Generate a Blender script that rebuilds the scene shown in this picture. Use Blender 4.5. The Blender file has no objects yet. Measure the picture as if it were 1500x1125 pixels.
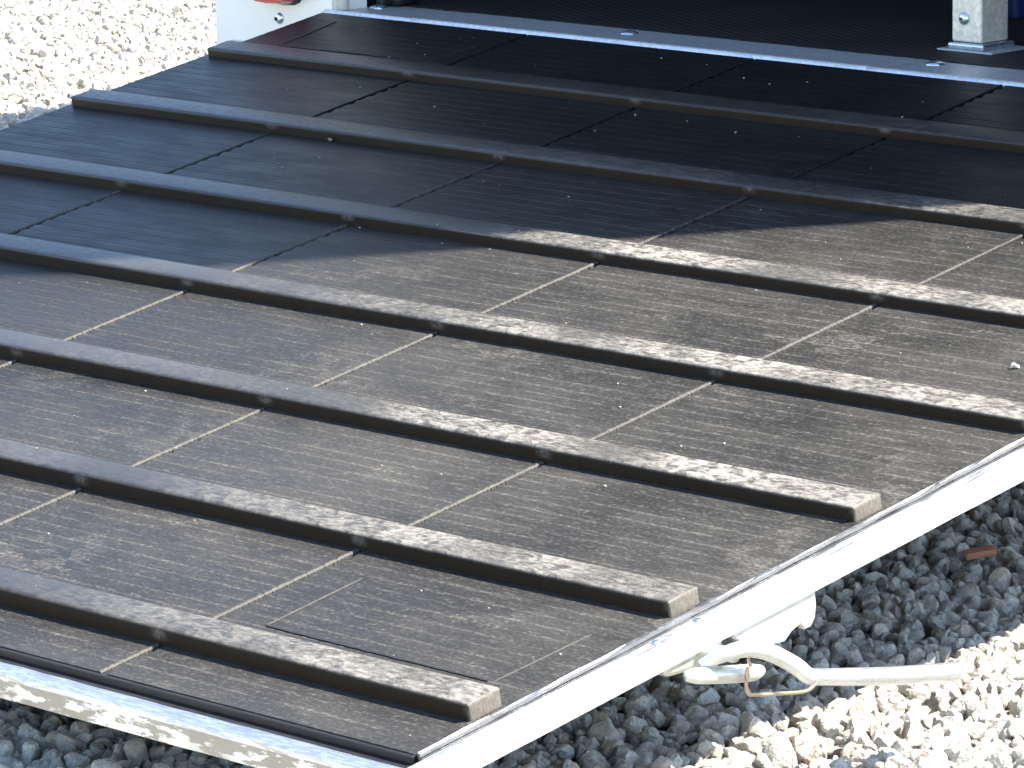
import bpy, bmesh, math, random
import numpy as np
from mathutils import Vector, Matrix
random.seed(7); rng = np.random.default_rng(11)
scn = bpy.context.scene
COL = scn.collection

# ------------------------------------------------------------------ camera, sky, sun, exposure
cam_d = bpy.data.cameras.new('camera'); cam = bpy.data.objects.new('camera', cam_d); COL.objects.link(cam)
cam_d.sensor_width = 36; cam_d.sensor_fit = 'HORIZONTAL'; cam_d.lens = 164.883
cam_d.clip_start = 0.05; cam_d.clip_end = 1000
Rm = Matrix(((0.7126632, -0.1276562, 0.6897935), (0.7013224, 0.1521651, -0.6964141), (-0.0160610, 0.9800764, 0.1979706)))
cam.matrix_world = Matrix.Translation((3.885197, -3.654812, 0.976835)) @ Rm.to_4x4()
scn.camera = cam

SUN = Vector((0.60, 0.368, 1.0)).normalized()
w = bpy.data.worlds.new('World'); scn.world = w; w.use_nodes = True
nt = w.node_tree; sky = nt.nodes.new('ShaderNodeTexSky'); sky.sky_type = 'NISHITA'; sky.sun_disc = False
sky.sun_elevation = math.asin(SUN.z); sky.sun_rotation = math.atan2(SUN.x, SUN.y)
sky.air_density = 1.0; sky.dust_density = 0.3; sky.ozone_density = 1.5
bg = nt.nodes['Background']; bg.inputs['Strength'].default_value = 0.12
nt.links.new(sky.outputs[0], bg.inputs[0])
sd = bpy.data.lights.new('sun', 'SUN'); so = bpy.data.objects.new('sun', sd); COL.objects.link(so)
sd.energy = 5.0; sd.angle = math.radians(0.55); sd.color = (1.0, 0.95, 0.87)
so.rotation_euler = SUN.to_track_quat('Z', 'Y').to_euler()
vs = scn.view_settings; vs.view_transform = 'Standard'; vs.look = 'None'; vs.exposure = 1.95; vs.gamma = 1.0
vs.use_curve_mapping = False

scn.cycles.max_bounces = 6; scn.cycles.diffuse_bounces = 4; scn.cycles.glossy_bounces = 3

# ------------------------------------------------------------------ helpers
TH = math.radians(9.6); ZH = 0.345        # ramp slope and hinge height
TW = 0.33; TP = 0.2087                    # strip width, rung pitch

def mesh_obj(name, verts, faces, mat, parent=None, smooth=False, attrs=None):
    me = bpy.data.meshes.new(name); me.from_pydata([tuple(v) for v in verts], [], faces); me.update()
    if attrs:
        for k, vals in attrs.items():
            a = me.attributes.new(k, 'FLOAT', 'POINT'); a.data.foreach_set('value', vals)
    if smooth: me.polygons.foreach_set('use_smooth', [True]*len(me.polygons))
    o = bpy.data.objects.new(name, me); COL.objects.link(o)
    if mat: me.materials.append(mat)
    if parent: o.parent = parent
    return o
def bm_obj(name, bm, mat, parent=None, smooth=False):
    me = bpy.data.meshes.new(name); bmesh.ops.recalc_face_normals(bm, faces=bm.faces[:]); bm.to_mesh(me); bm.free()
    if smooth: me.polygons.foreach_set('use_smooth', [True]*len(me.polygons))
    o = bpy.data.objects.new(name, me); COL.objects.link(o)
    if mat: me.materials.append(mat)
    if parent: o.parent = parent
    return o
def add_box(bm, x0, x1, y0, y1, z0, z1, bevel=0, seg=2):
    r = bmesh.ops.create_cube(bm, size=1); vs_ = r['verts']
    bmesh.ops.scale(bm, vec=(x1-x0, y1-y0, z1-z0), verts=vs_)
    bmesh.ops.translate(bm, vec=((x0+x1)/2, (y0+y1)/2, (z0+z1)/2), verts=vs_)
    if bevel:
        es = list({e for v in vs_ for e in v.link_edges})
        bmesh.ops.bevel(bm, geom=es, offset=bevel, segments=seg, affect='EDGES', profile=0.5)
def box(name, x0, x1, y0, y1, z0, z1, mat, parent=None, bevel=0, seg=2):
    bm = bmesh.new(); add_box(bm, x0, x1, y0, y1, z0, z1, bevel, seg)
    return bm_obj(name, bm, mat, parent)
def tube(name, pts, rad, mat, parent=None, n=10, sub=6, flat=(1.0, 1.0)):
    """swept tube along a Catmull-Rom path; rad a number or a list per control point"""
    P = [Vector(p) for p in pts]
    Rr = rad if isinstance(rad, (list, tuple)) else [rad]*len(P)
    path, rr = [], []
    for i in range(len(P)-1):
        p0 = P[max(i-1, 0)]; p1 = P[i]; p2 = P[i+1]; p3 = P[min(i+2, len(P)-1)]
        for s in range(sub):
            t = s/sub
            path.append(0.5*((2*p1)+(p2-p0)*t+(2*p0-5*p1+4*p2-p3)*t*t+(3*p1-p0-3*p2+p3)*t**3))
            rr.append(Rr[i]*(1-t)+Rr[i+1]*t)
    path.append(P[-1]); rr.append(Rr[-1])
    V, F = [], []
    for i, p in enumerate(path):
        d = (path[min(i+1, len(path)-1)]-path[max(i-1, 0)]).normalized()
        a = d.cross(Vector((0, 0, 1)));  a = a.normalized() if a.length > .1 else Vector((1, 0, 0))
        b = d.cross(a).normalized()
        for k in range(n):
            th = 2*math.pi*k/n
            V.append(p + a*math.cos(th)*rr[i]*flat[0] + b*math.sin(th)*rr[i]*flat[1])
    m = len(path)
    for i in range(m-1):
        for k in range(n): F.append((i*n+k, i*n+(k+1) % n, (i+1)*n+(k+1) % n, (i+1)*n+k))
    V.append(path[0]); V.append(path[-1]); c0, c1 = m*n, m*n+1
    for k in range(n):
        F.append((c0, (k+1) % n, k)); F.append((c1, (m-1)*n+k, (m-1)*n+(k+1) % n))
    return mesh_obj(name, V, F, mat, parent, True)
def empty(name, loc=(0, 0, 0), rot=(0, 0, 0)):
    o = bpy.data.objects.new(name, None); COL.objects.link(o); o.location = loc; o.rotation_euler = rot
    o.empty_display_size = 0.1
    return o
def tag(o, label, cat, group=None):
    o['label'] = label; o['category'] = cat
    if group: o['group'] = group
    return o

# node helper ------------------------------------------------------
class N:
    def __init__(s, name):
        s.m = bpy.data.materials.new(name); s.m.use_nodes = True; s.t = s.m.node_tree
        s.b = s.t.nodes['Principled BSDF']
    def new(s, typ, **kw):
        n = s.t.nodes.new(typ)
        for k, v in kw.items(): setattr(n, k, v)
        return n
    def set(s, sock, v):
        if isinstance(v, bpy.types.NodeSocket): s.t.links.new(v, sock)
        elif isinstance(v, (tuple, list)) and len(v) == 3 and sock.type == 'RGBA': sock.default_value = (*v, 1)
        else: sock.default_value = v
    def inp(s, key, v): s.set(s.b.inputs[key], v)
    def math(s, op, a, b=0.0, clamp=False):
        n = s.new('ShaderNodeMath', operation=op); n.use_clamp = clamp
        s.set(n.inputs[0], a); s.set(n.inputs[1], b); return n.outputs[0]
    def ramp(s, v, a, b, lo=0.0, hi=1.0):
        n = s.new('ShaderNodeMapRange'); n.interpolation_type = 'SMOOTHSTEP'
        s.set(n.inputs[0], v); n.inputs[1].default_value = a; n.inputs[2].default_value = b
        n.inputs[3].default_value = lo; n.inputs[4].default_value = hi; return n.outputs[0]
    def mix(s, f, a, b):
        n = s.new('ShaderNodeMix', data_type='RGBA'); s.set(n.inputs[0], f); s.set(n.inputs[6], a); s.set(n.inputs[7], b)
        return n.outputs[2]
    def mixf(s, f, a, b):
        n = s.new('ShaderNodeMix', data_type='FLOAT'); s.set(n.inputs[0], f); s.set(n.inputs[2], a); s.set(n.inputs[3], b)
        return n.outputs[0]
    def coord(s, obj=None, kind='Object'):
        n = s.new('ShaderNodeTexCoord')
        if obj: n.object = obj
        return n.outputs[kind]
    def mapping(s, v, scale=(1, 1, 1), loc=(0, 0, 0), rot=(0, 0, 0)):
        n = s.new('ShaderNodeMapping'); s.set(n.inputs[0], v); n.inputs['Scale'].default_value = scale
        n.inputs['Location'].default_value = loc; n.inputs['Rotation'].default_value = rot; return n.outputs[0]
    def noise(s, v, scale, detail=3, rough=.55, out=0, dist=0.0):
        n = s.new('ShaderNodeTexNoise'); s.set(n.inputs['Vector'], v); n.inputs['Scale'].default_value = scale
        n.inputs['Detail'].default_value = detail; n.inputs['Roughness'].default_value = rough
        n.inputs['Distortion'].default_value = dist; return n.outputs[out]
    def voro(s, v, scale, feature='F1', out=0, rnd=1.0):
        n = s.new('ShaderNodeTexVoronoi', feature=feature); s.set(n.inputs['Vector'], v); n.inputs['Scale'].default_value = scale
        n.inputs['Randomness'].default_value = rnd; return n.outputs[out]
    def attr(s, name, typ='GEOMETRY'):
        n = s.new('ShaderNodeAttribute', attribute_name=name); n.attribute_type = typ; return n.outputs['Fac']
    def xyz(s, v):
        n = s.new('ShaderNodeSeparateXYZ'); s.set(n.inputs[0], v); return n.outputs
    def bump(s, h, strength, dist):
        n = s.new('ShaderNodeBump'); s.set(n.inputs['Height'], h); n.inputs['Strength'].default_value = strength
        n.inputs['Distance'].default_value = dist; s.t.links.new(n.outputs[0], s.b.inputs['Normal'])

# ------------------------------------------------------------------ the ramp root (materials use its space)
ramp = tag(empty('ramp', (0, 0, ZH), (TH, 0, 0)), 'lowered loading ramp covered in dusty black rubber with cross bars and silver frame', 'ramp')

DUST = (0.165, 0.153, 0.134)
def mat_rubber():
    n = N('ribbed_rubber'); c = n.coord(ramp); sep = n.xyz(c); X, Y = sep[0], sep[1]
    gr = n.attr('groove'); ed = n.attr('edge')
    big = n.noise(c, 3.2, 3, .6)
    mid = n.noise(n.mapping(c, (12, 34, 1)), 1, 3, .6)
    streak = n.noise(n.mapping(c, (55, 260, 1)), 1, 4, .7)
    fleck = n.noise(n.mapping(c, (210, 480, 1)), 1, 3, .7)
    right = n.ramp(X, .15, 1.2, .30, 1.0)          # trodden mostly on one side and on the lower half
    low = n.ramp(Y, -0.20, -0.62, .06, 1.0)  # dust also cut up-slope, putting the trailer's shade into the colour
    tread_shade = n.math('MULTIPLY', right, low)
    cover = n.math('MULTIPLY', n.ramp(n.math('ADD', n.math('MULTIPLY', big, .6), n.math('MULTIPLY', mid, .5)), .38, .72), tread_shade)
    brk = n.ramp(fleck, .42, .62)
    s1 = n.math('MULTIPLY', n.ramp(streak, .48, .68), n.math('ADD', n.math('MULTIPLY', brk, .7), .3))
    flat = n.math('ADD', n.math('MULTIPLY', s1, .25), n.math('MULTIPLY', n.ramp(fleck, .50, .70), .25))
    flat = n.math('ADD', flat, n.math('ADD', n.math('MULTIPLY', cover, .14), n.math('MULTIPLY', tread_shade, .07)))
    pv = n.voro(n.mapping(c, (46, 80, 1), rot=(0, 0, .5)), 1, 'F1', 1)
    prints = n.math('MULTIPLY', n.ramp(n.xyz(pv)[0], .45, .6), n.ramp(n.noise(n.mapping(c, (1, 1.3, 1), (3.1, 1.7, 0)), 7.5, 2), .55, .66))
    prints = n.math('MULTIPLY', n.math('MULTIPLY', prints, tread_shade), n.ramp(fleck, .35, .6))
    flat = n.math('ADD', flat, n.math('MULTIPLY', prints, .22))
    gd = n.math('MULTIPLY', gr, n.math('MULTIPLY', n.ramp(mid, .32, .62, .03, .30), n.ramp(fleck, .40, .58, .15, 1.0)))
    d = n.math('MULTIPLY', n.math('ADD', flat, gd), n.mixf(tread_shade, .12, .88))
    ed2 = n.math('MULTIPLY', ed, n.math('MULTIPLY', n.ramp(fleck, .38, .6, .12, .60), n.ramp(Y, -.28, -.62, .04, 1.0)))  # seam edge pale only down-slope: sun on its wall put into the colour
    d = n.math('MAXIMUM', d, ed2, True)
    col = n.mix(big, (.0065, .0068, .0075), (.0105, .0104, .0102))
    n.inp('Base Color', n.mix(d, col, DUST))
    n.inp('Roughness', n.mixf(d, n.ramp(mid, .3, .7, .38, .48), .9)); n.inp('IOR', 1.33)
    n.inp('Specular IOR Level', n.mixf(d, .42, .12))
    n.bump(n.noise(n.mapping(c, (250, 800, 1)), 1, 2), .22, .0006)
    return n.m
def mat_rung():
    n = N('moulded_rubber'); c = n.coord(ramp); sep = n.xyz(c); X, Y, Z = sep[0], sep[1], sep[2]
    top = n.attr('top')
    right = n.ramp(n.math('ADD', X, n.math('MULTIPLY', n.math('ADD', Y, .626), .70)), .55, 1.10, .10, .95)
    low = n.ramp(Y, -0.30, -0.60, .15, 1.0)
    # trodden-in dust: smeared flakes with rubbed-off gaps
    wv = n.noise(c, 60, 2, .5, 1)
    cc = n.new('ShaderNodeVectorMath', operation='MULTIPLY_ADD')
    n.set(cc.inputs[0], wv); cc.inputs[1].default_value = (.010, .006, 0); n.set(cc.inputs[2], c)
    w_ = cc.outputs[0]
    cell = n.xyz(n.voro(n.mapping(w_, (75, 110, 1), rot=(0, 0, .7)), 1, 'F1', 1))[0]
    zone = n.ramp(n.noise(n.mapping(c, (1, 1, 1), (1.3, .4, 0)), 4.5, 3), .36, .62)
    smear = n.noise(n.mapping(w_, (95, 260, 1), rot=(0, 0, .12)), 1, 4, .7)
    fine = n.noise(n.mapping(c, (220, 420, 220)), 1, 3, .7)
    d = n.math('MULTIPLY', n.math('MULTIPLY', n.ramp(cell, .42, .56), zone), .30)
    d = n.math('ADD', d, n.math('MULTIPLY', n.ramp(smear, .40, .62), n.math('ADD', n.math('MULTIPLY', zone, .40), .12)))
    d = n.math('MULTIPLY', d, n.ramp(fine, .3, .62, .6, 1.1))
    d = n.math('ADD', d, .10)
    d = n.math('ADD', n.math('MULTIPLY', n.math('MULTIPLY', d, right), low), n.math('MULTIPLY', n.ramp(smear, .3, .65, .4, 1.0), n.math('ADD', n.math('MULTIPLY', low, .045), .015)))
    d = n.math('MULTIPLY', d, top)
    # pale rub where each strip joint meets the front edge
    fx = n.math('ABSOLUTE', n.math('SUBTRACT', n.math('FRACT', n.math('ADD', n.math('DIVIDE', X, TW), .5)), .5))
    scuff = n.math('MULTIPLY', n.ramp(n.math('ADD', fx, n.math('MULTIPLY', fine, .03)), .018, .052, 1, 0), n.ramp(Z, .002, .008))
    scuff = n.math('MULTIPLY', scuff, n.math('SUBTRACT', 1.0, top))
    d = n.math('MAXIMUM', d, n.math('MULTIPLY', scuff, n.ramp(fine, .35, .6, .08, .42)))
    d = n.math('MAXIMUM', d, n.math('MULTIPLY', n.ramp(fine, .70, .78), n.mixf(top, .15, .5)), True)
    d = n.math('MAXIMUM', d, n.math('MULTIPLY', n.ramp(X, 1.6433, 1.6447), n.ramp(fine, .3, .7, .22, .40)), True)   # dusty sawn ends
    n.inp('Base Color', n.mix(d, n.mix(top, (.021, .0145, .0095), n.mix(zone, (.010, .0100, .0098), (.016, .0152, .0145))), (.31, .285, .245)))  # browner sides: dust, plus warm gravel bounce put into the colour
    n.inp('Roughness', n.mixf(d, n.ramp(smear, .3, .7, .34, .46), .9))
    n.inp('Specular IOR Level', n.math('MULTIPLY', n.mixf(d, .55, .15), n.mixf(top, .35, 1.0)))
    n.bump(n.noise(c, 800, 2), .3, .0006)
    return n.m
def mat_plain(name, col, rough=.6, metal=0.0, var=.25, scale=40, bump=.0, bd=.001):
    n = N(name); c = n.coord()
    f = n.noise(c, scale, 4, .6)
    n.inp('Base Color', n.mix(f, tuple(x*(1-var) for x in col), tuple(min(1, x*(1+var)) for x in col)))
    n.inp('Roughness', n.ramp(f, .3, .7, rough*.85, min(1, rough*1.15))); n.inp('Metallic', metal)
    if bump: n.bump(n.noise(c, scale*3, 3), bump, bd)
    return n.m
def mat_galv(name, base=(.62, .63, .64), streak=(300, 6, 300), metal=.75, rough=.38):
    n = N(name); c = n.coord()
    sp = n.voro(c, 260, 'F1', 1); s = n.noise(n.mapping(c, streak), 1, 3, .6); b = n.noise(c, 14, 4, .6)
    v = n.math('ADD', n.math('MULTIPLY', n.xyz(sp)[0], .2), n.math('ADD', n.math('MULTIPLY', s, .5), n.math('MULTIPLY', b, .4)))
    n.inp('Base Color', n.mix(n.ramp(v, .25, .95), tuple(x*.68 for x in base), tuple(min(1, x*1.25) for x in base)))
    n.inp('Metallic', metal); n.inp('Roughness', n.ramp(v, .3, .9, rough+.14, rough-.08))
    n.bump(n.math('ADD', s, n.noise(c, 160, 3)), .18, .001)
    return n.m
def mat_lip():
    """front rail: dull oxidised zinc with bright flaked patches on the front, scratched top"""
    n = N('flaking_zinc'); c = n.coord()
    b = n.noise(n.mapping(c, (18, 60, 60)), 1, 6, .68)
    p = n.math('MULTIPLY', n.ramp(b, .49, .525), n.ramp(n.noise(c, 7, 2), .3, .5))
    s = n.noise(n.mapping(c, (60, 500, 30), rot=(0, 0, .3)), 1, 4, .7)
    g = n.new('ShaderNodeNewGeometry').outputs['Normal']
    dull = n.mix(s, (.30, .26, .20), (.46, .41, .33))
    front = n.mix(p, dull, (.90, .84, .74))
    topc = n.mix(n.ramp(s, .42, .60), (.42, .45, .49), (.86, .87, .88))
    isz = n.ramp(n.xyz(g)[2], .5, .8)
    n.inp('Base Color', n.mix(isz, front, topc))
    n.inp('Metallic', n.mixf(isz, .05, .93)); n.inp('Roughness', n.mixf(isz, .6, n.ramp(s, .3, .7, .5, .3)))
    n.bump(n.math('ADD', p, n.math('MULTIPLY', s, .5)), .3, .0006)
    return n.m
def mat_stone():
    n = N('limestone_gravel'); c = n.coord()
    r = n.attr('tone', 'INSTANCER'); r2 = n.attr('hue', 'INSTANCER')
    off = n.new('ShaderNodeVectorMath', operation='MULTIPLY_ADD')
    cmb = n.new('ShaderNodeCombineXYZ'); n.set(cmb.inputs[0], r); n.set(cmb.inputs[1], r2); n.set(cmb.inputs[2], r)
    n.set(off.inputs[0], cmb.outputs[0]); off.inputs[1].default_value = (37, 53, 71); n.set(off.inputs[2], c)
    o = off.outputs[0]
    f = n.noise(o, 1.4, 5, .65); vein = n.voro(n.mapping(o, (1, 2.6, 1)), 1.3, 'DISTANCE_TO_EDGE')
    base = n.mix(r, (.27, .250, .212), (.64, .60, .52))
    base = n.mix(n.ramp(r2, .72, .98), base, (.42, .34, .25))
    col = n.mix(n.ramp(f, .35, .7), base, n.mix(.55, base, (.74, .70, .62)))
    col = n.mix(n.math('MULTIPLY', n.ramp(vein, .035, .0), .45), col, (.70, .68, .64))
    spk = n.ramp(n.noise(o, 5, 4, .75), .52, .68)
    col = n.mix(n.math('MULTIPLY', spk, .55), col, (.12, .115, .11))
    n.inp('Base Color', col); n.inp('Roughness', .82); n.inp('Specular IOR Level', .3)
    n.bump(n.math('ADD', f, n.noise(o, 5, 4, .75)), .8, .0035)
    return n.m
def mat_ground():
    n = N('gravel_bed'); c = n.coord()
    vc = n.voro(c, 70, 'F1', 1); vd = n.voro(c, 70, 'F1', 0)
    t = n.xyz(vc)[0]
    col = n.mix(t, (.27, .250, .212), (.64, .60, .52)); col = n.mix(n.ramp(vd, .35, .75), col, (.24, .222, .188))  # darker cell borders: shade between stones put into the colour
    n.inp('Base Color', col); n.inp('Roughness', .9)
    n.bump(n.math('SUBTRACT', 1.0, vd), 1.0, .012)
    return n.m
def mat_floor():
    """interior rubber floor with fine herringbone ribs"""
    n = N('herringbone_rubber'); c = n.coord(); X, Y = n.xyz(c)[0], n.xyz(c)[1]
    ph = n.math('FRACT', n.math('MULTIPLY', n.math('ADD', Y, n.math('MULTIPLY', X, .49)), 80))
    ridge = n.math('SUBTRACT', 1.0, n.math('ABSOLUTE', n.math('SUBTRACT', n.math('MULTIPLY', ph, 2), 1)))
    ds = n.math('MULTIPLY', n.ramp(ridge, .5, .9), n.ramp(n.noise(c, 9, 3), .35, .65, .1, .6))
    n.inp('Base Color', n.mix(ds, (.010, .0095, .009), (.050, .044, .037)))
    n.inp('Roughness', .7); n.inp('Specular IOR Level', .35)
    n.bump(ridge, .6, .002)
    return n.m

M_rub = mat_rubber(); M_rung = mat_rung()
M_black = mat_plain('black_rubber', (.012, .012, .012), .55, 0, .3, 60, .3)
M_galv = mat_galv('galvanised_steel', (.66, .67, .68), (60, 400, 60))
M_trim = mat_galv('bright_trim', (.68, .68, .69), (400, 20, 400), 1.0, .28)
M_sill = mat_galv('sill_zinc', (.56, .57, .545), (8, 300, 300), .55, .40)
M_nose = mat_galv('nosing_zinc', (.80, .83, .86), (8, 300, 300), .35, .35)  # paler, bluer than the sill: sky caught by the fold put into colour
M_post = mat_galv('post_zinc', (.80, .73, .62), (90, 90, 40), .35, .45)
M_rail = mat_galv('rail_zinc', (.74, .74, .74), (420, 14, 200), .80, .40)
M_lip = mat_lip()
def mat_rail():
    n = N('scuffed_rail_zinc'); c = n.coord(); Zc = n.xyz(c)[2]
    s_ = n.noise(n.mapping(c, (500, 22, 300)), 1, 4, .7); b = n.noise(c, 9, 3)
    k = n.math('MULTIPLY', n.ramp(s_, .46, .60), n.math('MULTIPLY', n.ramp(b, .38, .6), n.ramp(Zc, -.0075, -.003)))
    n.inp('Base Color', n.mix(k, (.76, .76, .75), (.40, .41, .43))); n.inp('Metallic', .8); n.inp('Roughness', n.mixf(k, .42, .3))
    n.bump(s_, .15, .001); return n.m
M_rail = mat_rail()
M_latch = mat_plain('cast_zinc', (.62, .63, .58), .32, .6, .22, 60, .3, .0008)
M_handle = mat_plain('bright_zinc', (.78, .80, .80), .28, .92, .06, 40, .08, .0008)
M_wire = mat_plain('brass_wire', (.50, .38, .25), .35, .8, .2, 90)
M_bolt = mat_plain('bolt_zinc', (.62, .67, .72), .25, .85, .15, 120)
M_white = mat_plain('white_paint', (.92, .865, .765), .38, 0, .015, 20)
M_dark = mat_plain('dark_lining', (.018, .018, .019), .6, 0, .3, 15)
M_navy = mat_plain('navy_board', (.010, .016, .085), .45, 0, .15, 15)
M_tyre = mat_plain('tyre_rubber', (.02, .02, .02), .8, 0, .2, 60)
M_wood = mat_plain('plywood_underside', (.12, .09, .06), .7, 0, .2, 12)
M_floor = mat_floor(); M_stone = mat_stone(); M_ground = mat_ground()
def mat_lens():
    n = N('red_lens'); n.inp('Base Color', (.42, .012, .015)); n.inp('Roughness', .12); n.inp('Coat Weight', .4)
    c = n.coord(); n.bump(n.voro(c, 260, 'F1', 0, 0), .3, .002); return n.m
M_lens = mat_lens()

# ------------------------------------------------------------------ ground
g = mesh_obj('ground', [(-300, -300, -.012), (300, -300, -.012), (300, 300, -.012), (-300, 300, -.012)], [(0, 1, 2, 3)], M_ground)
g['kind'] = 'structure'; g['label'] = 'pale grey gravel yard'

# gravel: real stones, strewn by geometry nodes
stones = bpy.data.collections.new('stone_shapes')
for i in range(14):
    bm = bmesh.new(); bmesh.ops.create_icosphere(bm, subdivisions=3, radius=1.0)
    r_ = np.random.default_rng(100+i)
    V = np.array([v.co[:] for v in bm.verts])
    for _ in range(14):
        d = r_.normal(size=3); d /= np.linalg.norm(d); h = r_.uniform(.50, .85)
        pr = V @ d; ex = np.maximum(pr-h, 0); V -= np.outer(ex*.93, d)
    V *= np.array([1, r_.uniform(.68, .95), r_.uniform(.55, .85)])
    V += r_.normal(size=V.shape)*.012
    for v, q in zip(bm.verts, V): v.co = q
    me = bpy.data.meshes.new('stone'); bm.to_mesh(me); bm.free(); me.materials.append(M_stone)
    stones.objects.link(bpy.data.objects.new('stone', me))

def scatter(x0, x1, y0, y1, sp, zj, z0):
    xs = np.arange(x0, x1, sp); ys = np.arange(y0, y1, sp)
    gx, gy = np.meshgrid(xs, ys); P = np.stack([gx.ravel(), gy.ravel(), np.zeros(gx.size)], 1)
    P[:, :2] += rng.uniform(-.5, .5, (len(P), 2))*sp; P[:, 2] = z0 + rng.uniform(-zj, zj, len(P))
    return P
pts = np.concatenate([scatter(.3, 3.0, -2.3, .45, .0128, .004, .001), scatter(.3, 3.0, -2.3, .45, .024, .003, .006),
                      scatter(-3.6, -.75, -.4, 3.4, .0165, .004, .001)])
nP = len(pts)
me = bpy.data.meshes.new('gravel'); me.vertices.add(nP); me.vertices.foreach_set('co', pts.ravel().astype(np.float32)); me.update()
a = me.attributes.new('rot', 'FLOAT_VECTOR', 'POINT'); a.data.foreach_set('vector', rng.uniform(0, 6.283, (nP, 3)).ravel())
sz = np.clip(rng.lognormal(math.log(.0094), .28, nP), .0050, .0170)
a = me.attributes.new('size', 'FLOAT', 'POINT'); a.data.foreach_set('value', sz)
a = me.attributes.new('tone', 'FLOAT', 'POINT'); a.data.foreach_set('value', rng.beta(1.6, 1.7, nP))
a = me.attributes.new('hue', 'FLOAT', 'POINT'); a.data.foreach_set('value', rng.random(nP))
gravel = bpy.data.objects.new('gravel', me); COL.objects.link(gravel)
gravel['kind'] = 'stuff'; gravel['label'] = 'loose crushed grey limestone gravel around the ramp'; gravel['category'] = 'gravel'
me.materials.append(M_stone)
ng = bpy.data.node_groups.new('strew', 'GeometryNodeTree')
ng.interface.new_socket('Geometry', in_out='INPUT', socket_type='NodeSocketGeometry')
ng.interface.new_socket('Geometry', in_out='OUTPUT', socket_type='NodeSocketGeometry')
gi = ng.nodes.new('NodeGroupInput'); go = ng.nodes.new('NodeGroupOutput')
ci = ng.nodes.new('GeometryNodeCollectionInfo'); ci.inputs[0].default_value = stones; ci.inputs['Separate Children'].default_value = True
iop = ng.nodes.new('GeometryNodeInstanceOnPoints'); iop.inputs['Pick Instance'].default_value = True
def nattr(name, typ):
    q = ng.nodes.new('GeometryNodeInputNamedAttribute'); q.data_type = typ; q.inputs[0].default_value = name
    return q.outputs[0]
L = ng.links.new
L(gi.outputs[0], iop.inputs['Points']); L(ci.outputs[0], iop.inputs['Instance'])
L(nattr('rot', 'FLOAT_VECTOR'), iop.inputs['Rotation']); L(nattr('size', 'FLOAT'), iop.inputs['Scale'])
L(iop.outputs[0], go.inputs[0])
gm = gravel.modifiers.new('strew', 'NODES'); gm.node_group = ng

# ------------------------------------------------------------------ ramp: deck, strips, rungs, frame
XR = 1.650                                  # right edge of the matting
YB = -7.28*TP; YT = -.16*TP                 # lower and upper end of the matting
box('deck', .004, XR-.004, YB+.004, YT, -.0185, -.0075, M_black, ramp)
box('underside_board', .004, XR-.004, YB+.004, YT, -.0215, -.0187, M_wood, ramp)

RW = .033; RH = .0125
GP = .0158
for col in range(5):
    for row in range(8):
        yt = -row*TP + (.018 if row else YT)
        yb = -(row+1)*TP + .0185 if row < 7 else YB
        # cross section: (y, z, groove)
        prof = [(yt, 0, 0)]
        ys = -row*TP - .020
        lim = -(row+1)*TP + RW + .010 if row < 7 else YB + .012
        if row == 0: ys = YT - .012
        y = ys
        while y - .006 > lim:
            dpt = -.0002 if row < 7 else -.0001
            prof += [(y+.0010, 0, 0), (y-.0006, dpt, 1), (y-.0016, dpt, 1), (y-.0036, 0, .0)]
            y -= GP
        prof.append((yb, 0, 0))
        x0 = col*TW + (.0010 if col else 0.004); x1 = (col+1)*TW - (.0010 if col < 4 else 0)
        V, F, G, E = [], [], [], []
        m = len(prof); tooth = 0
        nx = 2 if col < 4 else 2
        for i, (y, z, gr) in enumerate(prof):
            k = (i-1)//4
            if (i-1) % 4 == 0: tooth = random.choice((.0020, .0036, .0042, .0048))*random.uniform(.8, 1.15)
            frac = ((i-1) % 4)
            xl = x0 + (.0010 + tooth*(1.0, .75, .45, 0.0)[frac]) if col else x0
            jit = random.uniform(-.0012, .0008) if col == 4 else random.uniform(-.0002, .0002)
            zb = .0005*random.uniform(.6, 1.3) if col < 4 else 0            # upturned bead along the strip's right edge
            row_v = [(xl, y, z-.0065), (xl, y, z), (x1-.0046+jit, y, z), (x1-.0032+jit, y, max(z, 0)+zb), (x1-.0012+jit, y, max(z, 0)+zb), (x1+jit, y, -.0006), (x1+jit, y, z-.0065)]
            V += row_v; G += [0, gr, gr, 0, 0, 0, 0]
            E += [0, 0, .25 if col < 4 else 0, .8 if col < 4 else 0, 1 if col < 4 else 0, 1 if col < 4 else 0, .5 if col < 4 else 0]
        for i in range(m-1):
            for j in range(6): F.append((i*7+j, (i+1)*7+j, (i+1)*7+j+1, i*7+j+1))
        F.append(tuple(range(7))); F.append(tuple((m-1)*7+j for j in reversed(range(7))))
        mesh_obj('mat_panel', V, F, M_rub, ramp, False, {'groove': G, 'edge': E})

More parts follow.
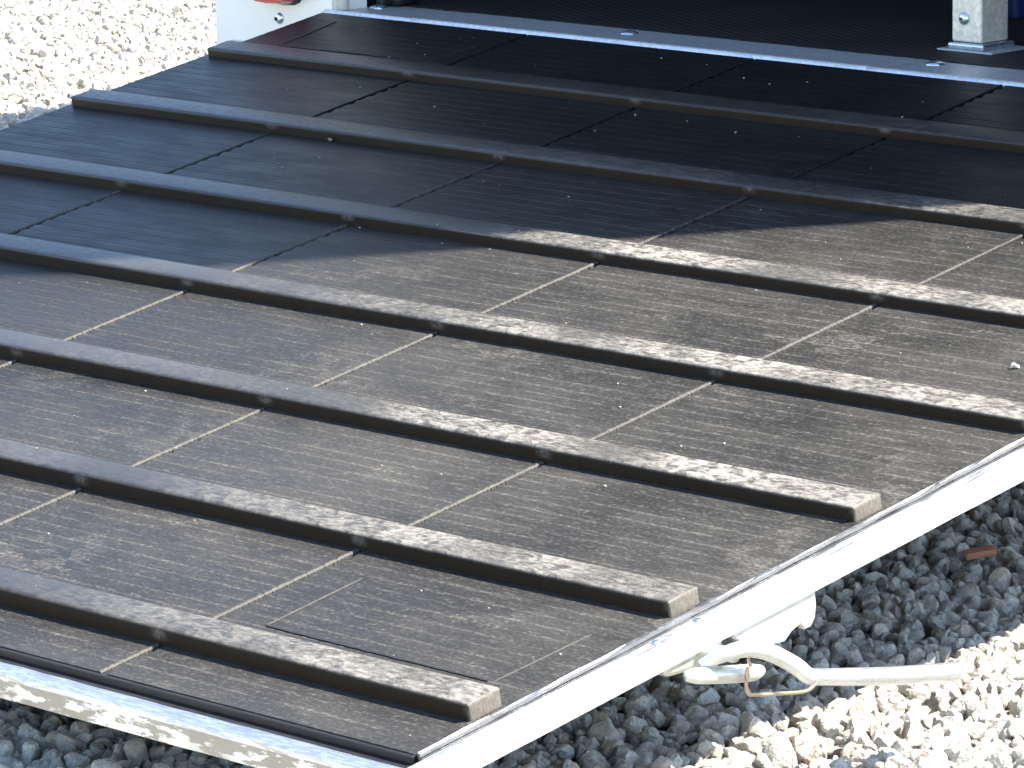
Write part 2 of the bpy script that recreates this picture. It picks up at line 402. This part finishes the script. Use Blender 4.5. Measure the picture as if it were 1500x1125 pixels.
def rung_mesh(x0, x1, rh):
    bm = bmesh.new(); add_box(bm, x0, x1, 0, RW, -.0015, rh)
    es = [e for e in bm.edges if all(v.co.z > .005 for v in e.verts)]
    bmesh.ops.bevel(bm, geom=es, offset=.0036, segments=4, affect='EDGES', profile=.5)
    es = [e for e in bm.edges if abs(e.verts[0].co.z-e.verts[1].co.z) > .004]
    bmesh.ops.bevel(bm, geom=es, offset=.0022, segments=2, affect='EDGES', profile=.5)
    return bm
RHS = [.0102 + .0044*i/6 for i in range(7)]      # lower rungs stand a little prouder
for r in range(1, 8):
    o = bm_obj('rung', rung_mesh(.011+random.uniform(-.002, .002), 1.6455, RHS[r-1]), M_rung, ramp, True)
    o.location = (0, -r*TP - (.0085 if r == 1 else 0), 0)
    a = o.data.attributes.new('top', 'FLOAT', 'POINT')
    a.data.foreach_set('value', [min(1, max(0, (v.co.z-(RHS[r-1]-.0034))/.0030)) for v in o.data.vertices])
    o.data.set_sharp_from_angle(angle=math.radians(50))

# frame: right rail, left rail, hinge rail, front lip
RO = .0200; RD = .0225
def strip(name, sec, ys, mat, parent, jx=0, jz=0):
    """section (x,z) swept along the slope, with small dents"""
    V, F = [], []; m = len(sec)
    for y in ys:
        for q, (x, z) in enumerate(sec):
            V.append((x+random.gauss(0, jx), y, z+random.gauss(0, jz)))
    for i in range(len(ys)-1):
        for j in range(m):
            F.append((i*m+j, i*m+(j+1) % m, (i+1)*m+(j+1) % m, (i+1)*m+j))
    F.append(tuple(range(m))[::-1]); F.append(tuple((len(ys)-1)*m+j for j in range(m)))
    return mesh_obj(name, V, F, mat, parent, False)
YL = YB - .028                               # outer lower end of the frame
ys = list(np.linspace(YT, YL, 60))
strip('side_rail', [(XR+.0104, -.001), (XR+RO-.006, -.0012), (XR+RO-.0015, -.0026), (XR+RO, -.0062), (XR+RO, -RD), (XR+.002, -RD), (XR+.002, -.020), (XR+.0104, -.020)], ys, M_rail, ramp, .00012, .00012)
strip('side_rail', [(-.0060, -.0050), (-.0060, -RD), (.001, -RD), (.001, -.0050)], ys, M_rail, ramp)
ys2 = list(np.linspace(YT, YB+.001, 64))
strip('edge_trim', [(XR+.0006, -.012), (XR+.0004, .0006), (XR+.0018, .0012), (XR+.0034, .0004), (XR+.0038, -.012)], ys2, M_trim, ramp, .00035, .00025)
box('groove_shade_strip', XR+.0046, XR+.0098, YB, YT, -.016, -.0028, M_black, ramp)  # black strip laid in the groove to stand for its shade
# bottom: black rubber seal below the mat edge, then the zinc lip
bm = bmesh.new(); add_box(bm, .0, XR+.006, YB-.0105, YB-.0005, -.018, -.0072, .0012); bm_obj('rubber_seal', bm, M_black, ramp)
bm = bmesh.new(); add_box(bm, .0, XR-.001, YB-.0030, YB+.006, -.0074, -.0010, .0008); bm_obj('mat_edging', bm, M_black, ramp)
V, F = [], []
sec = [(YB-.0112, -.0065), (YB-.0270, -.0065), (YB-.0298, -.0090), (YB-.0298, -RD-.003), (YB-.0112, -RD-.003)]
xs = list(np.linspace(-.006, XR+.0015, 70)); m = len(sec)
for x in xs:
    for (y, z) in sec: V.append((x, y+random.gauss(0, .00015), z+random.gauss(0, .00015)))
for i in range(len(xs)-1):
    for j in range(m): F.append((i*m+j, (i+1)*m+j, (i+1)*m+(j+1) % m, i*m+(j+1) % m))
F.append(tuple(range(m))); F.append(tuple((len(xs)-1)*m+j for j in range(m))[::-1])
mesh_obj('front_lip', V, F, M_lip, ramp)
# welded cover piece at the lower right corner
box('corner_piece', XR+.0018, XR+RO-.0004, YB-.0296, YL-.0001, -RD+.001, -.0035, M_rail, ramp)
for x in (.35, .85):
    box('rubber_foot', x-.03, x+.03, YB-.012, YB+.05, -.085, -.022, M_tyre, ramp, .004)
# rivets on the rail
def dome(bm, c, r, h, axis='Z', n=14):
    res = bmesh.ops.create_uvsphere(bm, u_segments=n, v_segments=8, radius=1)
    vs_ = res['verts']; s = {'Z': (r, r, h), 'Y': (r, h, r), 'X': (h, r, r)}[axis]
    bmesh.ops.scale(bm, vec=s, verts=vs_); bmesh.ops.translate(bm, vec=c, verts=vs_)
for y in (-1.29, -1.245, -.80, -.35):
    bm = bmesh.new(); dome(bm, (XR+.0150, y, -.0015), .0038, .0022); bm_obj('rivet', bm, M_trim, ramp, True)

# cut outlines around the corner patches (thin ragged slits with their burr)
def cut_line(p, q, wd, mat, seg=46, zz=.0008):
    p, q = Vector(p), Vector(q); d = (q-p).normalized(); nrm = Vector((-d.y, d.x)); V, F = [], []
    for i in range(seg+1):
        c = p.lerp(q, i/seg); wv = wd*random.uniform(.45, 1.2)*(.35+.65*math.sin(math.pi*min(1, max(0, (i+1.5)/(seg+3))))**.4)
        a_, b_ = c+nrm*wv*.5, c-nrm*wv*.5
        V += [(a_.x, a_.y, -.002), (a_.x, a_.y, zz), (b_.x, b_.y, zz), (b_.x, b_.y, -.002)]
    for i in range(seg):
        for j in range(3): F.append((i*4+j, i*4+j+1, i*4+j+5, i*4+j+4))
    F.append((0, 3, 2, 1)); F.append((seg*4, seg*4+1, seg*4+2, seg*4+3))
    return mesh_obj('cut_line', V, F, mat, ramp)
M_burr = mat_plain('dusty_burr', (.085, .076, .064), .9, 0, .4, 200)
cut_line((1.3689, -1.3985), (1.604, -1.4010), .0026, M_black)
cut_line((1.3685, -1.3960), (1.3672, -1.2961), .0014, M_burr, 40, .0006)
cut_line((1.6090, -1.3990), (1.6130, -1.3019), .0012, M_burr, 40, .0005)
cut_line((.0651, -.1573), (.2999, -.1500), .0055, M_black, 60)
cut_line((.0640, -.1560), (.0541, -.0597), .0040, M_black)
cut_line((.3010, -.1480), (.3061, -.0813), .0025, M_black)

# ------------------------------------------------------------------ ramp latch on the right rail
latch = tag(empty('ramp_latch', (1.672, -1.2, .12)), 'zinc over-centre lever latch with long handle hanging under the ramp side rail', 'latch')
def lt(o):
    o.parent = latch; o.matrix_parent_inverse = Matrix.Translation((-1.672, 1.2, -.12)); return o
out = [(-1.196, .124), (-1.1055, .1420), (-1.099, .1380), (-1.097, .1239), (-1.0986, .1138), (-1.1033, .1079), (-1.1105, .1070), (-1.1156, .1119), (-1.1248, .1084), (-1.1325, .1022), (-1.1665, .1027), (-1.1755, .108), (-1.189, .1158)]
bm = bmesh.new(); vv = [bm.verts.new((1.6605, y, z)) for y, z in out]; f = bm.faces.new(vv)
ex = bmesh.ops.extrude_face_region(bm, geom=[f]); bmesh.ops.translate(bm, vec=(.006, 0, 0), verts=[e for e in ex['geom'] if isinstance(e, bmesh.types.BMVert)])
bmesh.ops.bevel(bm, geom=[e for e in bm.edges if abs(e.verts[0].co.x-e.verts[1].co.x) < 1e-6 and e.verts[0].co.x > 1.664], offset=.0012, segments=2, affect='EDGES')
lt(bm_obj('mounting_plate', bm, M_latch))
lt(tube('lever_jaw', [(1.684, -1.2440, .1095), (1.6986, -1.2361, .1185), (1.7071, -1.2200, .1213), (1.7157, -1.2039, .1161), (1.7243, -1.1877, .1052), (1.7320, -1.1800, .0968), (1.7355, -1.160, .0935)], [.0040, .0054, .0060, .0062, .0062, .0058, .0040], M_latch, n=14, flat=(1, 1.05)))
h0, h1 = Vector((1.7329, -1.1789, .0965)), Vector((1.750, -1.037, .0745))
# handle: flattened rounded bar with a pressed ridge along it
hp = [h0, h0.lerp(h1, .25)+Vector((0, 0, -.0008)), h0.lerp(h1, .6)+Vector((0, 0, -.0012)), h0.lerp(h1, .9), h1+Vector((0, 0, .0008)), h1+(h1-h0).normalized()*.004]
hd = lt(tube('handle', hp, [.0062, .0068, .0072, .0074, .0074, .0035], M_handle, n=16, flat=(.9, 1.0)))
off_ = Vector((.0056, -.0006, .0026))
rg = tube('ridge', [p+off_ for p in hp[:-1]], [.0008, .0011, .0011, .0011, .0006], M_handle, n=8)
lt(rg); rg.parent = hd; rg.matrix_parent_inverse.identity()
lt(tube('lower_jaw', [(1.686, -1.2640, .1060), (1.6895, -1.2560, .1052), (1.6905, -1.2268, .1004), (1.6905, -1.1960, .0958), (1.690, -1.1855, .0958)], [.0035, .0060, .0066, .0064, .0035], M_latch, n=14))
bm = bmesh.new(); add_box(bm, 1.635, 1.667, -1.262, -1.200, .100, .1262, .005, 3); lt(bm_obj('latch_body', bm, M_latch, None, True))
lt(tube('pivot_stub', [(1.64, -1.225, .113), (1.70, -1.225, .116)], .0055, M_latch))
lt(tube('safety_clip', [(1.7000, -1.2090, .1050), (1.7010, -1.2117, .1125), (1.7060, -1.2050, .1180), (1.7110, -1.1950, .1135), (1.7135, -1.1790, .1040), (1.7150, -1.1650, .0960)], .0013, M_wire, n=8))
lt(tube('safety_clip', [(1.7005, -1.2125, .1050), (1.7000, -1.2140, .0930), (1.7000, -1.2120, .0860), (1.7000, -1.2060, .0828), (1.7000, -1.1780, .0780), (1.7000, -1.1487, .0738), (1.6960, -1.1330, .0760)], .0015, M_wire, n=8))

# ------------------------------------------------------------------ trailer
tr = tag(empty('horse_trailer', (.825, 0, 0)), 'white horse trailer with red tail light behind the lowered ramp', 'trailer')
def tp(o):
    if o.parent is None: o.parent = tr; o.matrix_parent_inverse = Matrix.Translation((-.825, 0, 0))
    return o
XO0, XO1 = -.203, 1.853; ZB, ZT = .235, 2.88; YR = -.010; YF = 2.95
def arch(x0, x1, z0, z1, r, n=10, r2=None):
    r2 = r2 or r
    P = [(x0, z0)]
    for i in range(n+1):
        a_ = math.pi - i/n*math.pi/2; P.append((x0+r+r*math.cos(a_), z1-r+r*math.sin(a_)))
    for i in range(n+1):
        a_ = math.pi/2 - i/n*math.pi/2; P.append((x1-r2+r2*math.cos(a_), z1-r2+r2*math.sin(a_)))
    P.append((x1, z0)); return P
def shell(name, A, B, y0, y1, mat):
    m = len(A); V = []
    for y in (y0, y1):
        V += [(x, y, z) for x, z in A]; V += [(x, y, z) for x, z in B]
    F = []
    for j in range(m-1):
        F += [(j, j+1, m+j+1, m+j), (2*m+j+1, 2*m+j, 3*m+j, 3*m+j+1), (j+1, j, 2*m+j, 2*m+j+1), (m+j, m+j+1, 3*m+j+1, 3*m+j)]
    for j in (0, m-1): F.append((j, m+j, 3*m+j, 2*m+j))
    return tp(mesh_obj(name, V, F, mat))
ROOF_R = .95; RR2 = .52  # unseen roof: height and uneven corners shaped for the shadow it throws
shell('rear_frame', arch(XO0, XO1, ZB, ZT, ROOF_R, r2=RR2), arch(-.004, 1.654, ZB, ZT-.13, .70, r2=.40), YR, .045, M_white)
shell('side_and_roof_shell', arch(XO0+.012, XO1-.012, ZB, ZT-.012, ROOF_R, r2=RR2), arch(XO0+.03, XO1-.03, ZB, ZT-.03, ROOF_R, r2=RR2), .046, YF, M_white)
shell('inner_lining', arch(-.012, 1.662, .335, ZT-.14, .70, r2=.40), arch(-.020, 1.670, .335, ZT-.13, .70, r2=.40), .047, YF-.05, M_dark)
def end_wall(name, P, y0, y1, mat):
    m = len(P); V = [(x, y0, z) for x, z in P] + [(x, y1, z) for x, z in P]
    F = [tuple(range(m))[::-1], tuple(m+j for j in range(m))] + [(j, (j+1) % m, m+(j+1) % m, m+j) for j in range(m)]
    return tp(mesh_obj(name, V, F, mat))
end_wall('front_wall', arch(XO0+.031, XO1-.031, ZB, ZT-.031, ROOF_R, r2=RR2), YF-.03, YF-.001, M_white)
end_wall('inner_front_wall', arch(-.0205, 1.6705, .334, ZT-.1295, .70, r2=.40), YF-.049, YF-.035, M_dark)
tp(box('chassis', -.19, 1.84, .10, YF-.05, .245, .318, M_galv))
tp(box('floor_mat', -.010, 1.660, .078, YF-.07, .320, .3385, M_floor))
# sill: folded zinc plate along the hinge, in three lengths
for x0, x1, dz in ((-.003, .1375, 0), (.1390, .8055, .0006), (.8070, 1.654, .0002)):
    V, F = [], []
    sec = [(-.0175, .318), (-.0175, .3372), (.0765, .3372), (.0765, .318)]
    nn = 24; m = len(sec)
    for i in range(nn+1):
        x = x0+(x1-x0)*i/nn
        for (y, z) in sec: V.append((x, y+random.gauss(0, .0003), z+dz+random.gauss(0, .0001)))
    for i in range(nn):
        for j in range(m): F.append((i*m+j, (i+1)*m+j, (i+1)*m+(j+1) % m, i*m+(j+1) % m))
    F.append(tuple(range(m))); F.append(tuple(nn*m+j for j in range(m))[::-1])
    sl = tp(mesh_obj('door_sill', V, F, M_sill))
    tp(tube('sill_nosing', [(x0, -.0205, .3362+dz), (x0+(x1-x0)*.5, -.0207, .3364+dz), (x1, -.0205, .3362+dz)], .0055, M_nose, n=12, sub=10, flat=(1.1, 1.0)))
for x, y in ((.000+.012, .048), (.4042, .0500), (.8281, .0574), (1.25, .052)):
    bm = bmesh.new(); dome(bm, (x, y, .3372), .0105, .0042); tp(bm_obj('sill_rivet', bm, M_bolt, None, True))
# hinge tube between sill and ramp
tp(tube('hinge_tube', [(0, -.012, .322), (1.65, -.012, .322)], .009, M_sill, sub=2))
# centre post with collar, foot flange and bolt
px0, px1, py0, py1 = .7715, .8115, .153, .198
bm = bmesh.new(); add_box(bm, px0, px1, py0, py1, .3475, 2.10, .0022, 2); post = tp(bm_obj('centre_post', bm, M_post))
bm = bmesh.new(); add_box(bm, px0-.003, px1+.005, py0-.004, py1+.006, .3398, .3470, .0028, 3); o = bm_obj('foot_collar', bm, M_bolt); o.parent = post; 
bm = bmesh.new(); add_box(bm, px0-.014, px1+.020, py0-.008, py1+.014, .3372, .3400, .0008, 1); o = bm_obj('foot_flange', bm, M_sill); o.parent = post
bm = bmesh.new(); dome(bm, (.7885, py0, .3725), .0072, .0040, 'Y', 18); o = bm_obj('bolt', bm, M_bolt, None, True); o.parent = post
bm = bmesh.new(); add_box(bm, .7855, .7890, py0-.0046, py0-.0030, .3712, .3740, .0004, 1); o = bm_obj('bolt_socket', bm, M_black); o.parent = post
for o in post.children: o.matrix_parent_inverse = post.matrix_parent_inverse.copy(); o.matrix_parent_inverse.identity()
tp(box('partition_board', .775, .808, .215, 2.75, .3660, 1.55, M_navy, None, .004))
tp(box('partition_skirt', .785, .798, .215, 2.75, .3390, .3665, M_dark))
# rear left lamp, bolts, jamb details
def lamp(cx):
    bm = bmesh.new(); pr = []
    for i in range(24):
        a_ = 2*math.pi*i/24; sx_, sy_ = math.cos(a_), math.sin(a_)
        pr.append((cx+.043*math.copysign(abs(sx_)**.55, sx_), .396+.0575*math.copysign(abs(sy_)**.6, sy_)))
    def plate(k, y0, y1, mat, name):
        b = bmesh.new(); vv = [b.verts.new((cx+(x-cx)*k, y0, .396+(z-.396)*k)) for x, z in pr]; f_ = b.faces.new(vv)
        e_ = bmesh.ops.extrude_face_region(b, geom=[f_]); nv = [e for e in e_['geom'] if isinstance(e, bmesh.types.BMVert)]
        bmesh.ops.translate(b, vec=(0, y1-y0, 0), verts=nv)
        bmesh.ops.scale(b, vec=(.95, 1, .95), verts=nv, space=Matrix.Translation((-cx, 0, -.396)))
        return bm_obj(name, b, mat)
    bm.free()
    h = tp(plate(1.0, YR+.002, YR-.010, M_black, 'tail_lamp'))
    l_ = plate(.955, YR-.0105, YR-.026, M_lens, 'lens'); l_.parent = h
lamp(-.0870); lamp(1.737)
for x, z in ((-.0925, .3235), (1.7425, .3235)):
    bm = bmesh.new(); dome(bm, (x, YR, z), .0070, .0040, 'Y', 18); tp(bm_obj('cap_screw', bm, M_bolt, None, True))
    bm = bmesh.new(); dome(bm, (x-.0022, YR-.0042, z-.0005), .0024, .0012, 'Y', 10); tp(bm_obj('screw_socket', bm, M_black, None, True))
tp(tube('jamb_bead', [(-.001, .004, .339), (-.001, .004, 2.1)], .0075, M_white, sub=3))
tp(box('jamb_seal', .004, .016, .050, .075, .3395, 2.0, M_black, None, .003))
bm = bmesh.new(); add_box(bm, .006, .030, .062, .100, .339, .372, .006, 2); tp(bm_obj('door_stop', bm, M_black))
tp(tube('hinge_pin', [(-.172, YR-.004, .287), (-.150, YR-.004, .287)], .006, M_bolt, sub=2))
# wheels and mudguards
for sx_, xx in ((-1, -.315), (1, 1.965)):
    wl = []
    for (r0, ww, mat, nm) in ((.31, .085, M_tyre, 'tyre'), (.19, .07, M_galv, 'wheel_rim')):
        bm = bmesh.new(); bmesh.ops.create_cone(bm, cap_ends=True, segments=40, radius1=r0, radius2=r0, depth=ww*2)
        bmesh.ops.bevel(bm, geom=[e for e in bm.edges if abs(e.verts[0].co.z-e.verts[1].co.z) < 1e-5], offset=.02, segments=3, affect='EDGES')
        bmesh.ops.rotate(bm, verts=bm.verts, cent=(0, 0, 0), matrix=Matrix.Rotation(math.pi/2, 3, 'Y'))
        bmesh.ops.translate(bm, vec=(xx+(sx_*.02 if nm == 'wheel_rim' else 0), 1.75, .31), verts=bm.verts)
        tp(bm_obj(nm, bm, mat, None, True))
    V, F = [], []
    for i in range(17):
        a_ = math.pi*i/16
        for (r0, dx) in ((.36, -.1), (.36, .1), (.352, .1), (.352, -.1)): V.append((xx+dx, 1.75+r0*math.cos(a_), .33+r0*math.sin(a_)))
    for i in range(16):
        for j in range(4): F.append((i*4+j, i*4+(j+1) % 4, (i+1)*4+(j+1) % 4, (i+1)*4+j))
    tp(mesh_obj('mudguard', V, F, M_tyre))
tp(tube('drawbar', [(.825, YF-.2, .28), (.825, YF+1.2, .40)], .04, M_galv, sub=2))
tp(tube('jockey_wheel_leg', [(.90, YF+.9, .02), (.90, YF+.9, .75)], .024, M_galv, sub=2))

# ------------------------------------------------------------------ litter
def rp(x, y, z=0.0):
    return Vector((x, y*math.cos(TH)-z*math.sin(TH), ZH+y*math.sin(TH)+z*math.cos(TH)))
def scrap(name, loc, size, mat, label, cat, seed, flat=.45, group=None):
    r_ = random.Random(seed); bm = bmesh.new(); bmesh.ops.create_icosphere(bm, subdivisions=2, radius=1)
    for v in bm.verts:
        v.co = Vector((v.co.x*1.2, v.co.y*.8, v.co.z*flat))*size*(1+r_.uniform(-.35, .25))
    o = bm_obj(name, bm, mat); o.location = loc; o.rotation_euler = (r_.uniform(-.2, .2), r_.uniform(-.2, .2), r_.uniform(0, 6))
    return tag(o, label, cat, group)
M_paper = mat_plain('white_scrap', (.82, .78, .77), .8, 0, .1, 300)
M_grit = mat_plain('pale_grit', (.26, .24, .21), .9, 0, .2, 300)
M_peb = mat_plain('grey_pebble', (.16, .16, .16), .8, 0, .3, 300)
M_clay = mat_plain('terracotta', (.40, .19, .11), .85, 0, .25, 120, .3)
bm = bmesh.new()   # torn curl of white paper
prs = [(-.006, 0, .000), (-.004, .001, .0045), (-.001, .0005, .0058), (.0015, 0, .0035), (.006, .0, .0015)]
vv = [[bm.verts.new((x, y+s*.0032, z+(.0006 if s > 0 else 0))) for s in (-1, 1)] for x, y, z in prs]
for i in range(4): bm.faces.new((vv[i][0], vv[i+1][0], vv[i+1][1], vv[i][1]))
bmesh.ops.solidify(bm, geom=bm.faces[:], thickness=.0006)
o = bm_obj('paper_scrap', bm, M_paper); o.scale = (.62, .75, .62); o.location = rp(1.5396, -.7139, .0006); o.rotation_euler = (TH, 0, .75)
tag(o, 'tiny torn white scrap lying on the sunlit mat near the side rail', 'scrap')
scrap('pebble', rp(.4206, -2*TP-.003, .0022), .0024, M_peb, 'small grey pebble resting against the second shaded rung from the hinge', 'pebble', 3, .8)
bm = bmesh.new(); add_box(bm, -.014, .014, -.006, .006, -.003, .003, .001, 1)
o = bm_obj('tile_fragment', bm, M_clay); o.location = (1.376, -.546, .0175); o.rotation_euler = (.18, -.12, .95)
tag(o, 'reddish terracotta fragment lying on the shaded gravel', 'fragment')
# loose grit on the matting
gm_ = bmesh.new(); bmesh.ops.create_icosphere(gm_, subdivisions=1, radius=1)
gme = bpy.data.meshes.new('grit'); gm_.to_mesh(gme); gm_.free(); gme.materials.append(M_grit)
GV, GF = [], []
base_v = [v.co.copy() for v in gme.vertices]; base_f = [tuple(p.vertices) for p in gme.polygons]
for i in range(260):
    x = random.uniform(.05, 1.63); y = random.uniform(YB+.02, YT-.03); s = random.choice((.0005, .0006, .0008, .0012)) * random.uniform(.7, 1.2)
    d = (-y) % TP; z = RHS[min(6, int(-y/TP))] if d > TP-RW+.004 and d < TP-.004 else 0.0
    k = len(GV)
    GV += [(x+v.x*s*random.uniform(.7, 1.5), y+v.y*s, z+v.z*s*.7+s*.4) for v in base_v]; GF += [tuple(j+k for j in f) for f in base_f]
o = mesh_obj('loose_grit', GV, GF, M_grit); o.matrix_world = Matrix.Translation((0, 0, ZH)) @ Matrix.Rotation(TH, 4, 'X')
o['kind'] = 'stuff'; o['label'] = 'scattered specks of pale grit on the rubber matting'; o['category'] = 'grit'
